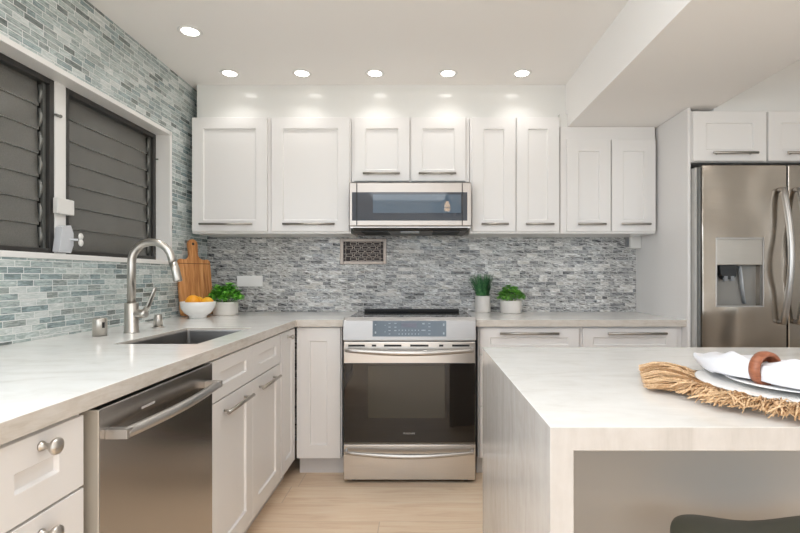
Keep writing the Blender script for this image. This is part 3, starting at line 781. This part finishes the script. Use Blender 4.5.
hh = ih / 5; cw = (iw - .036) / 4.5
for r in range(5):
    zc = hh * (r + .5); off = .018 + (cw * .5 if r % 2 == 0 else 0) * 1.0
    for i in range(5 if r % 2 else 4):
        xa = off + cw * i + cw * .08; xb = min(xa + cw * .80, iw - .018)
        bar(xa, xb, zc + hh * .30, zc + hh * .30 + lw); bar(xa, xb, zc - hh * .30 - lw, zc - hh * .30)
        bar(xa, xa + lw, zc - hh * .3, zc + hh * .3); bar(xb - lw, xb, zc - hh * .3, zc + hh * .3)
        if xb + cw * .2 < iw - .018: bar(xb, xb + cw * .2, zc - lw / 2, zc + lw / 2)
obj('fretwork_grille', g, vent_metal, t)

def outlet(px0, px1, py0, py1, label):
    x0, x1, z0, z1 = PX(px0, YB), PX(px1, YB), PZ(py1, YB), PZ(py0, YB)
    t = thing('wall_outlet', label, 'outlet', (x0, YB, z0)); w, h = x1 - x0, z1 - z0
    obj('cover_plate', B().box(0, w, -.009, 0, 0, h), plate_white, t, bevel=.005, seg=3)
    for cx in (.30, .70):
        r = obj('receptacle', B().box(w * cx - .017, w * cx + .017, -.0085, -.006, h / 2 - .014, h / 2 + .014), plastic_white, t, bevel=.003)
    return t
outlet(237.3, 263, 275.7, 286.6, 'white horizontal outlet plate on the backsplash right of the corner plant')
bx = PX(631.5, 3.30)
t = thing('junction_box', 'small white box on the wall under the right wall cabinet', 'outlet', (bx, YB, PZ(248.3, 3.32)))
bh = PZ(235.4, 3.32) - PZ(248.3, 3.32)
obj('box_body', B().box(.0, .076, -.085, 0, 0, bh), plastic_white, t, bevel=.003)
obj('box_plate', B().box(-.008, -.0005, -.06, -.02, .012, bh - .012), plastic_grey, t)

# ------------------------------------------------------------------ things on the counters
# cutting board leaning into the corner
t = thing('cutting_board', 'paddle-shaped wooden cutting board leaning in the corner behind the fruit bowl', 'cutting board', (-1.452, 3.075, CT + .001))
prof = []
Wb, Hb = .232, .365
def arc(cx, cz, r, a0, a1, n=6): return [(cx + r * math.cos(a0 + (a1 - a0) * i / n), cz + r * math.sin(a0 + (a1 - a0) * i / n)) for i in range(n + 1)]
prof += arc(Wb / 2 - .02, .02, .02, -PI / 2, 0) + arc(Wb / 2 - .025, Hb - .025, .025, 0, PI / 2)
prof += arc(.068, Hb + .035, .038, -PI / 2, -PI, 5) + arc(0, Hb + .098, .034, 0, PI, 10) + arc(-.068, Hb + .035, .038, 0, -PI / 2, 5)
prof += arc(-Wb / 2 + .025, Hb - .025, .025, PI / 2, PI) + arc(-Wb / 2 + .02, .02, .02, PI, 1.5 * PI)
b = B().prism(prof, 1, -.010, .010)
bo = obj('board', b, board_wood, t, bevel=.003)
obj('hang_hole', B().lathe([(.009, -.0106), (.009, .0106)], (0, 0, Hb + .100), 20, 1), dark_gap, t, label='dark hanging hole')
obj('groove_line', B().box(-Wb / 2 + .004, Wb / 2 - .004, -.0108, -.0098, Hb - .032, Hb - .028), plain('burnt_line', C(96, 58, 34), .6), t)
t.rotation_euler = (math.radians(-7), 0, math.radians(60))
t.location = (-1.458, 3.06, CT + .003)

# fruit bowl
bx_, by_ = -1.375, 2.89
bowl = B().lathe([(.048, 0), (.052, .004), (.050, .012), (.076, .030), (.095, .060), (.102, .098), (.0998, .0995), (.0975, .097), (.089, .060), (.072, .036), (.040, .022), (0, .020)], seg=56)
tag(obj('fruit_bowl', bowl, ceramic, loc=(bx_, by_, CT + .0005)), 'white footed ceramic bowl holding oranges in the counter corner', 'bowl')
def fruit(name, dx, dy, dz, r, mat, lab, sc=(1, 1, .94)):
    t = thing(name, lab, 'orange', (bx_ + dx, by_ + dy, CT + dz - r * sc[2]))
    b = B().ball((0, 0, r * sc[2]), r, sc, 4); obj('fruit', b, mat, t)
    obj('stem_scar', B().lathe([(.004, r * sc[2] * 2 - .0012), (.0035, r * sc[2] * 2 + .001), (0, r * sc[2] * 2 + .001)], seg=10), leaf_herb, t)
fruit('orange', -.016, -.030, .100, .043, orange_m, 'largest orange, at the front left of the bowl')
fruit('orange', .054, .010, .092, .036, lemon_m, 'smaller yellow-orange fruit at the right side of the bowl')
fruit('orange', -.020, .046, .096, .034, lemon_m, 'orange at the back left of the bowl, behind the largest one')

def leaf(b, base, direction, up, L, Wd, curl):
    d = direction.normalized(); s = d.cross(up).normalized(); n = s.cross(d).normalized()
    prev = None; P_ = []
    for i in range(5):
        u = i / 4; w = Wd * math.sin(PI * min(.97, .06 + u * .9)) * .5; c = base + d * (L * u) - n * (curl * L * u * u)
        P_.append((b.b.verts.new(c - s * w + n * w * .25), b.b.verts.new(c), b.b.verts.new(c + s * w + n * w * .25)))
    for a, c in zip(P_, P_[1:]):
        for k in (0, 1): f = b.b.faces.new((a[k], a[k + 1], c[k + 1], c[k])); f.smooth = True
def herb_plant(name, label, loc, r, h, fr, fh, mat, n, lsize, seed):
    rnd = random.Random(seed)
    t = thing(name, label, 'potted plant', loc)
    b = B().lathe([(r * .93, 0), (r * .97, .004), (r, .02), (r, h - .003), (r - .002, h), (r - .007, h), (r - .008, h - .02), (0, h - .02)], seg=48); obj('pot', b, pot_white, t)
    obj('soil', B().lathe([(r - .0085, h - .019), (r - .012, h - .012), (0, h - .010)], seg=32), soil, t)
    st = B(); fo = B()
    for i in range(n):
        a = rnd.uniform(0, 2 * PI); q = rnd.random() ** .5; 
        th = rnd.uniform(0, 1)
        x, y = fr * q * math.cos(a), fr * q * math.sin(a) * .85
        z = h - .004 + fh * (1 - q * q * .75) * rnd.uniform(.5, 1.0)
        base = Vector((x, y, z)); 
        if i % 6 == 0: st.tube([(x * .35, y * .35, h - .015), (x * .7, y * .7, (h + z) / 2), base], .0015, 5)
        for k in range(3):
            a2 = a + rnd.uniform(-1.6, 1.6); d = Vector((math.cos(a2), math.sin(a2), rnd.uniform(-.2, .9)))
            leaf(fo, base, d, Vector((rnd.uniform(-.3, .3), rnd.uniform(-.3, .3), 1)), lsize * rnd.uniform(.7, 1.2), lsize * rnd.uniform(.6, .85), rnd.uniform(.1, .5))
    obj('foliage', fo, mat, t); obj('stems', st, mat, t)
    return t
herb_plant('potted_basil', 'leafy green herb in a wide white pot beside the fruit bowl in the corner', (-1.288, 3.09, CT + .0005), .078,   .088, .095, .128, leaf_basil, 150, .034, 3)
herb_plant('potted_herb', 'bushy bright green herb in a low wide pot right of the grass plant', (.614, 3.255, CT + .0005), .073, .088, .082, .108, leaf_herb, 150, .027, 5)
t = thing('potted_grass', 'spiky dark green grass in a tall white pot right of the range', 'potted plant', (.430, 3.33, CT + .0005))
r, h = .054, .116
obj('pot', B().lathe([(r * .93, 0), (r * .97, .004), (r, .02), (r, h - .003), (r - .002, h), (r - .007, h), (r - .008, h - .02), (0, h - .02)], seg=48), pot_white, t)
obj('soil', B().lathe([(r - .0085, h - .019), (r - .012, h - .012), (0, h - .010)], seg=32), soil, t)
gb = B(); rnd = random.Random(4)
for i in range(300):
    a = rnd.uniform(0, 2 * PI); q = rnd.random() ** .5 * (r - .012); lean = rnd.uniform(.1, 1) * (.095 if math.cos(a) < .3 else .045); H_ = rnd.uniform(.12, .172)
    x, y = q * math.cos(a), q * math.sin(a); w = .0032; dx, dy = -math.sin(a + .6) * w, math.cos(a + .6) * w
    pr = None
    for k in range(4):
        u = k / 3; c = Vector((x + math.cos(a) * lean * u ** 1.6, y + math.sin(a) * lean * u ** 1.6, h - .014 + H_ * u)); s = (1 - u * .85)
        cur = (gb.b.verts.new(c + Vector((dx, dy, 0)) * s), gb.b.verts.new(c - Vector((dx, dy, 0)) * s))
        if pr: f = gb.b.faces.new((pr[0], pr[1], cur[1], cur[0])); f.smooth = True
        pr = cur
obj('grass_blades', gb, leaf_grass, t)

# ------------------------------------------------------------------ island
IX0, IX1, IY0, IY1 = .217, 2.25, .797, 1.690; IT = .934; th = .040
t = thing('kitchen_island', 'kitchen island with white quartz top and waterfall end', 'kitchen island', (IX0, IY0, 0))
w_, d_ = IX1 - IX0, IY1 - IY0
b = B().prism([(0, 0), (0, IT), (w_, IT), (w_, 0), (w_ - th, 0), (w_ - th, IT - th), (th, IT - th), (th, 0)], 1, 0, d_)
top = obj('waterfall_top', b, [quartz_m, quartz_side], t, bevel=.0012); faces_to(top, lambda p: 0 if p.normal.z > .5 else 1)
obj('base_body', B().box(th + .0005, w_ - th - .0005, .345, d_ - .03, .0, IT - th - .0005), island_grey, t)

# counter stool tucked under
t = thing('counter_stool', 'olive grey moulded counter stool tucked under the island', 'stool', (.760, .90, 0))
b = B(); bm = b.b; nu, nv = 72, 20
def seat_pt(u, v, off):
    a = 2 * PI * u; rx, ry = .255, .200
    x = v * rx * math.copysign(abs(math.cos(a)) ** .8, math.cos(a)); y = v * ry * math.copysign(abs(math.sin(a)) ** .8, math.sin(a))
    q = min(1, abs(x) / .20); z = .638 + .024 * q * q * (3 - 2 * q) - .03 * (max(0, abs(x) - .20) / .055) ** 2 * .8 - .02 * (abs(y) / .205) ** 4
    return Vector((x, y, z + off))
layers = []
for off, sc in ((0, 1), (-.022, .97)):
    rows = [[bm.verts.new(seat_pt(i / nu, .02 + .98 * j / nv * sc, off)) for i in range(nu)] for j in range(nv + 1)]; layers.append(rows)
for L_, rows in enumerate(layers):
    for j in range(nv):
        for i in range(nu): f = bm.faces.new((rows[j][i], rows[j][(i + 1) % nu], rows[j + 1][(i + 1) % nu], rows[j + 1][i])); f.smooth = True
    bm.faces.new(rows[0])
for i in range(nu): f = bm.faces.new((layers[0][nv][i], layers[0][nv][(i + 1) % nu], layers[1][nv][(i + 1) % nu], layers[1][nv][i])); f.smooth = True
obj('seat', b, stool_mat, t, bevel=.006, seg=3)
for sx_ in (-1, 1):
    for sy_ in (-1, 1):
        obj('leg', B().tube([(sx_ * .12, sy_ * .10, .64), (sx_ * .19, sy_ * .17, .0)], [.013, .011], 12), black_metal, t)
fr_ = B(); c4 = [(-.17, -.148, .22), (.17, -.148, .22), (.17, .148, .22), (-.17, .148, .22)]
for i in range(4): fr_.tube([c4[i], c4[(i + 1) % 4]], .008, 10)
obj('footrest', fr_, black_metal, t)

# placemat, plates, napkin
pcx, pcy = .828, 1.030
t = thing('placemat', 'round woven placemat with a shaggy raffia fringe on the island', 'placemat', (pcx, pcy, IT + .0005))
obj('woven_disc', B().lathe([(.232, 0), (.236, .002), (.234, .005), (0, .006)], seg=72), weave_m, t)
eb = B()
for rr_ in (.200, .222, .236):
    pts = [(rr_ * math.cos(2 * PI * i / 72), rr_ * math.sin(2 * PI * i / 72), .0065) for i in range(73)]; eb.tube(pts, .0022, 6)
obj('stitched_edge', eb, thread_m, t)
fb = B(); rnd = random.Random(12)
def strand(p0, ang, L, wv, zt, wd_):
    dr_ = Vector((math.cos(ang), math.sin(ang), 0)); sd0 = Vector((-dr_.y, dr_.x, 0)); tw = rnd.uniform(-1, 1); pr = None
    for k in range(5):
        u = k / 4; c = p0 + dr_ * (L * u) + sd0 * (wv * L * math.sin(u * PI * rnd.uniform(.8, 1))) + Vector((0, 0, zt * math.sin(PI * min(1, u * .85))))
        c.z = max(c.z, .0012)
        off = (sd0 * math.cos(tw) + Vector((0, 0, 1)) * math.sin(tw)) * wd_ * (1 - .4 * u)
        cur = (fb.b.verts.new(c + off), fb.b.verts.new(c - off * .2 if c.z < .003 else c - off))
        if pr: f = fb.b.faces.new((pr[0], pr[1], cur[1], cur[0])); f.smooth = True
        pr = cur
for i in range(2300):
    d = rnd.uniform(140, 425) % 360
    if i > 700: d = rnd.uniform(178, 330)
    a = math.radians(d); r0 = rnd.uniform(.212, .236)
    clump = .5 + .5 * math.sin(a * 23) * math.sin(a * 9 + 1)
    strand(Vector((r0 * math.cos(a), r0 * math.sin(a), rnd.uniform(.004, .010))), a + rnd.uniform(-.75, .75) + .25 * math.sin(a * 15), (.040 + .038 * clump) * rnd.uniform(.6, 1.3), rnd.uniform(-.3, .3), rnd.uniform(.006, .024), rnd.uniform(.0012, .0024))
BA = math.radians(158)     # the loose tail gathered to one side
for i in range(1100):
    a = BA + rnd.uniform(-.55, .55); r0 = rnd.uniform(.19, .236); p0 = Vector((r0 * math.cos(a), r0 * math.sin(a), rnd.uniform(.004, .012)))
    along = p0.x * math.cos(BA) + p0.y * math.sin(BA); L = (.315 - along) * rnd.uniform(.8, 1.03)
    strand(p0, BA + rnd.uniform(-.10, .10), L, rnd.uniform(-.16, .16), rnd.uniform(.002, .024), rnd.uniform(.0012, .0024))
fo = obj('raffia_fringe', fb, raffia_m, t); fo['kind'] = 'stuff'
plate = lambda R, h: B().lathe([(R * .58, 0), (R * .60, .003), (R * .70, .004), (R, h - .003), (R + .001, h - .001), (R - .002, h), (R * .70, .009), (R * .60, .006), (0, .0055)], seg=72)
tag(obj('dinner_plate', plate(.200, .014), ceramic, loc=(pcx, pcy, IT + .0075)), 'large white dinner plate on the fringed placemat', 'plate')
tag(obj('salad_plate', plate(.142, .013), ceramic, loc=(pcx + .008, pcy + .012, IT + .0145)), 'smaller white plate stacked on the large dinner plate', 'plate')

# napkin: cloth pinched by a ring, both ends fanned out
nb = B(); bm = nb.b; nu, nv = 48, 64
RNX, RNY = .738, 1.012; nz0 = IT + .021
P0, P2 = Vector((.085, .185, 0)), Vector((.165, -.115, 0)); P1 = -(P0 + P2) * .5
def cen(u): return P0 * (1 - u) ** 2 + P1 * 2 * u * (1 - u) + P2 * u * u
rows = []
for i in range(nu + 1):
    u = i / nu; dd_ = u - .5; ax = (cen(min(1, u + .01)) - cen(max(0, u - .01))).normalized(); lat = Vector((-ax.y, ax.x, 0))
    q = min(1, abs(dd_) / .5)
    hw = .022 + (.100 if dd_ < 0 else .062) * q ** .85
    ht = .0225 - .0105 * q + .010 * math.exp(-((q - .35) / .2) ** 2)
    c0 = cen(u); zc = .026 - .006 * q
    row = []
    for j in range(nv):
        a = 2 * PI * j / nv; ca, sa = math.cos(a), math.sin(a)
        amp = min(1, q * 3)
        cresc = abs(((a / (2 * PI) * (9 if dd_ < 0 else 7) + u * .6) % 1) - .5) * 2          # sharp pleats
        lx = hw * math.copysign(abs(ca) ** .8, ca); lz = ht * math.copysign(abs(sa) ** .7, sa) * (1 + amp * (.75 * cresc - .30))
        tip = (-.045 * abs(ca) ** 2 * (1 if ca > 0 else .4) + .02 * math.sin(a * 3)) * max(0, 1 - u / .3) if dd_ < 0 else .03 * math.sin(a * 2 + 1) * max(0, (u - .7) / .3)
        pw = c0 + lat * lx + ax * tip; rd = math.hypot(RNX + pw.x - pcx, RNY + pw.y - pcy)
        zmin = .0015 + (.010 if .095 < rd < .165 else (.001 if rd <= .095 else .0045)) + .0015 * abs(math.sin(3 * a))
        row.append(bm.verts.new(pw + Vector((0, 0, max(zc + lz, zmin)))))
    rows.append(row)
for a, c in zip(rows, rows[1:]):
    for j in range(nv): f = bm.faces.new((a[j], a[(j + 1) % nv], c[(j + 1) % nv], c[j])); f.smooth = True
for rw in (rows[0], rows[-1]):
    m_ = Vector((0, 0, 0))
    for v_ in rw: m_ += v_.co
    cv = bm.verts.new(m_ / len(rw))
    for j in range(nv): bm.faces.new((rw[j], rw[(j + 1) % nv], cv))
no = tag(obj('napkin', nb, linen_m, loc=(RNX, RNY, nz0)), 'white linen napkin gathered through a ring on the stacked plates', 'napkin')
tx = (P2 - P0).normalized()
rb = B().lathe([(.0275, -.010), (.030, -.0125), (.0365, -.009), (.0378, 0), (.0365, .009), (.030, .0125), (.0275, .010), (.027, 0), (.0275, -.010)], seg=48, axis=0)
ro = tag(obj('napkin_ring', rb, ring_wood, loc=(RNX, RNY, nz0 + .0355), rot=(0, 0, math.atan2(tx.y, tx.x))), 'brown wooden ring around the white napkin', 'napkin ring')

# ------------------------------------------------------------------ pendant over the island, mirrored in the microwave glass
t = thing('pendant_lamp', 'black wire cage pendant lamp with a warm bulb, mirrored in the microwave', 'pendant lamp', (.30, .30, 2.03))
obj('cord', B().tube([(0, 0, .11), (0, 0, ZC - 2.03)], .003, 8), black_metal, t)
obj('lamp_holder', B().lathe([(.012, .13), (.02, .12), (.028, .06), (.026, .05)], seg=20), black_metal, t)
obj('bulb', B().lathe([(.013, .06), (.016, .04), (.035, .0), (.04, -.03), (.032, -.058), (.015, -.068), (0, -.07)], seg=24), bulb_m, t)
cg = B()
for i in range(10):
    a = 2 * PI * i / 10; pts = []
    for k in range(9):
        u = k / 8; rr_ = .03 + .15 * math.sin(PI * min(1, u * 1.0) * .72) ** 1.2; pts.append((rr_ * math.cos(a), rr_ * math.sin(a), .07 - .18 * u))
    cg.tube(pts, .006, 6)
for rr_, z in ((.18, -.05), (.15, -.11)):
    cg.tube([(rr_ * math.cos(2 * PI * i / 32), rr_ * math.sin(2 * PI * i / 32), z) for i in range(33)], .006, 6)
obj('wire_cage', cg, black_metal, t)
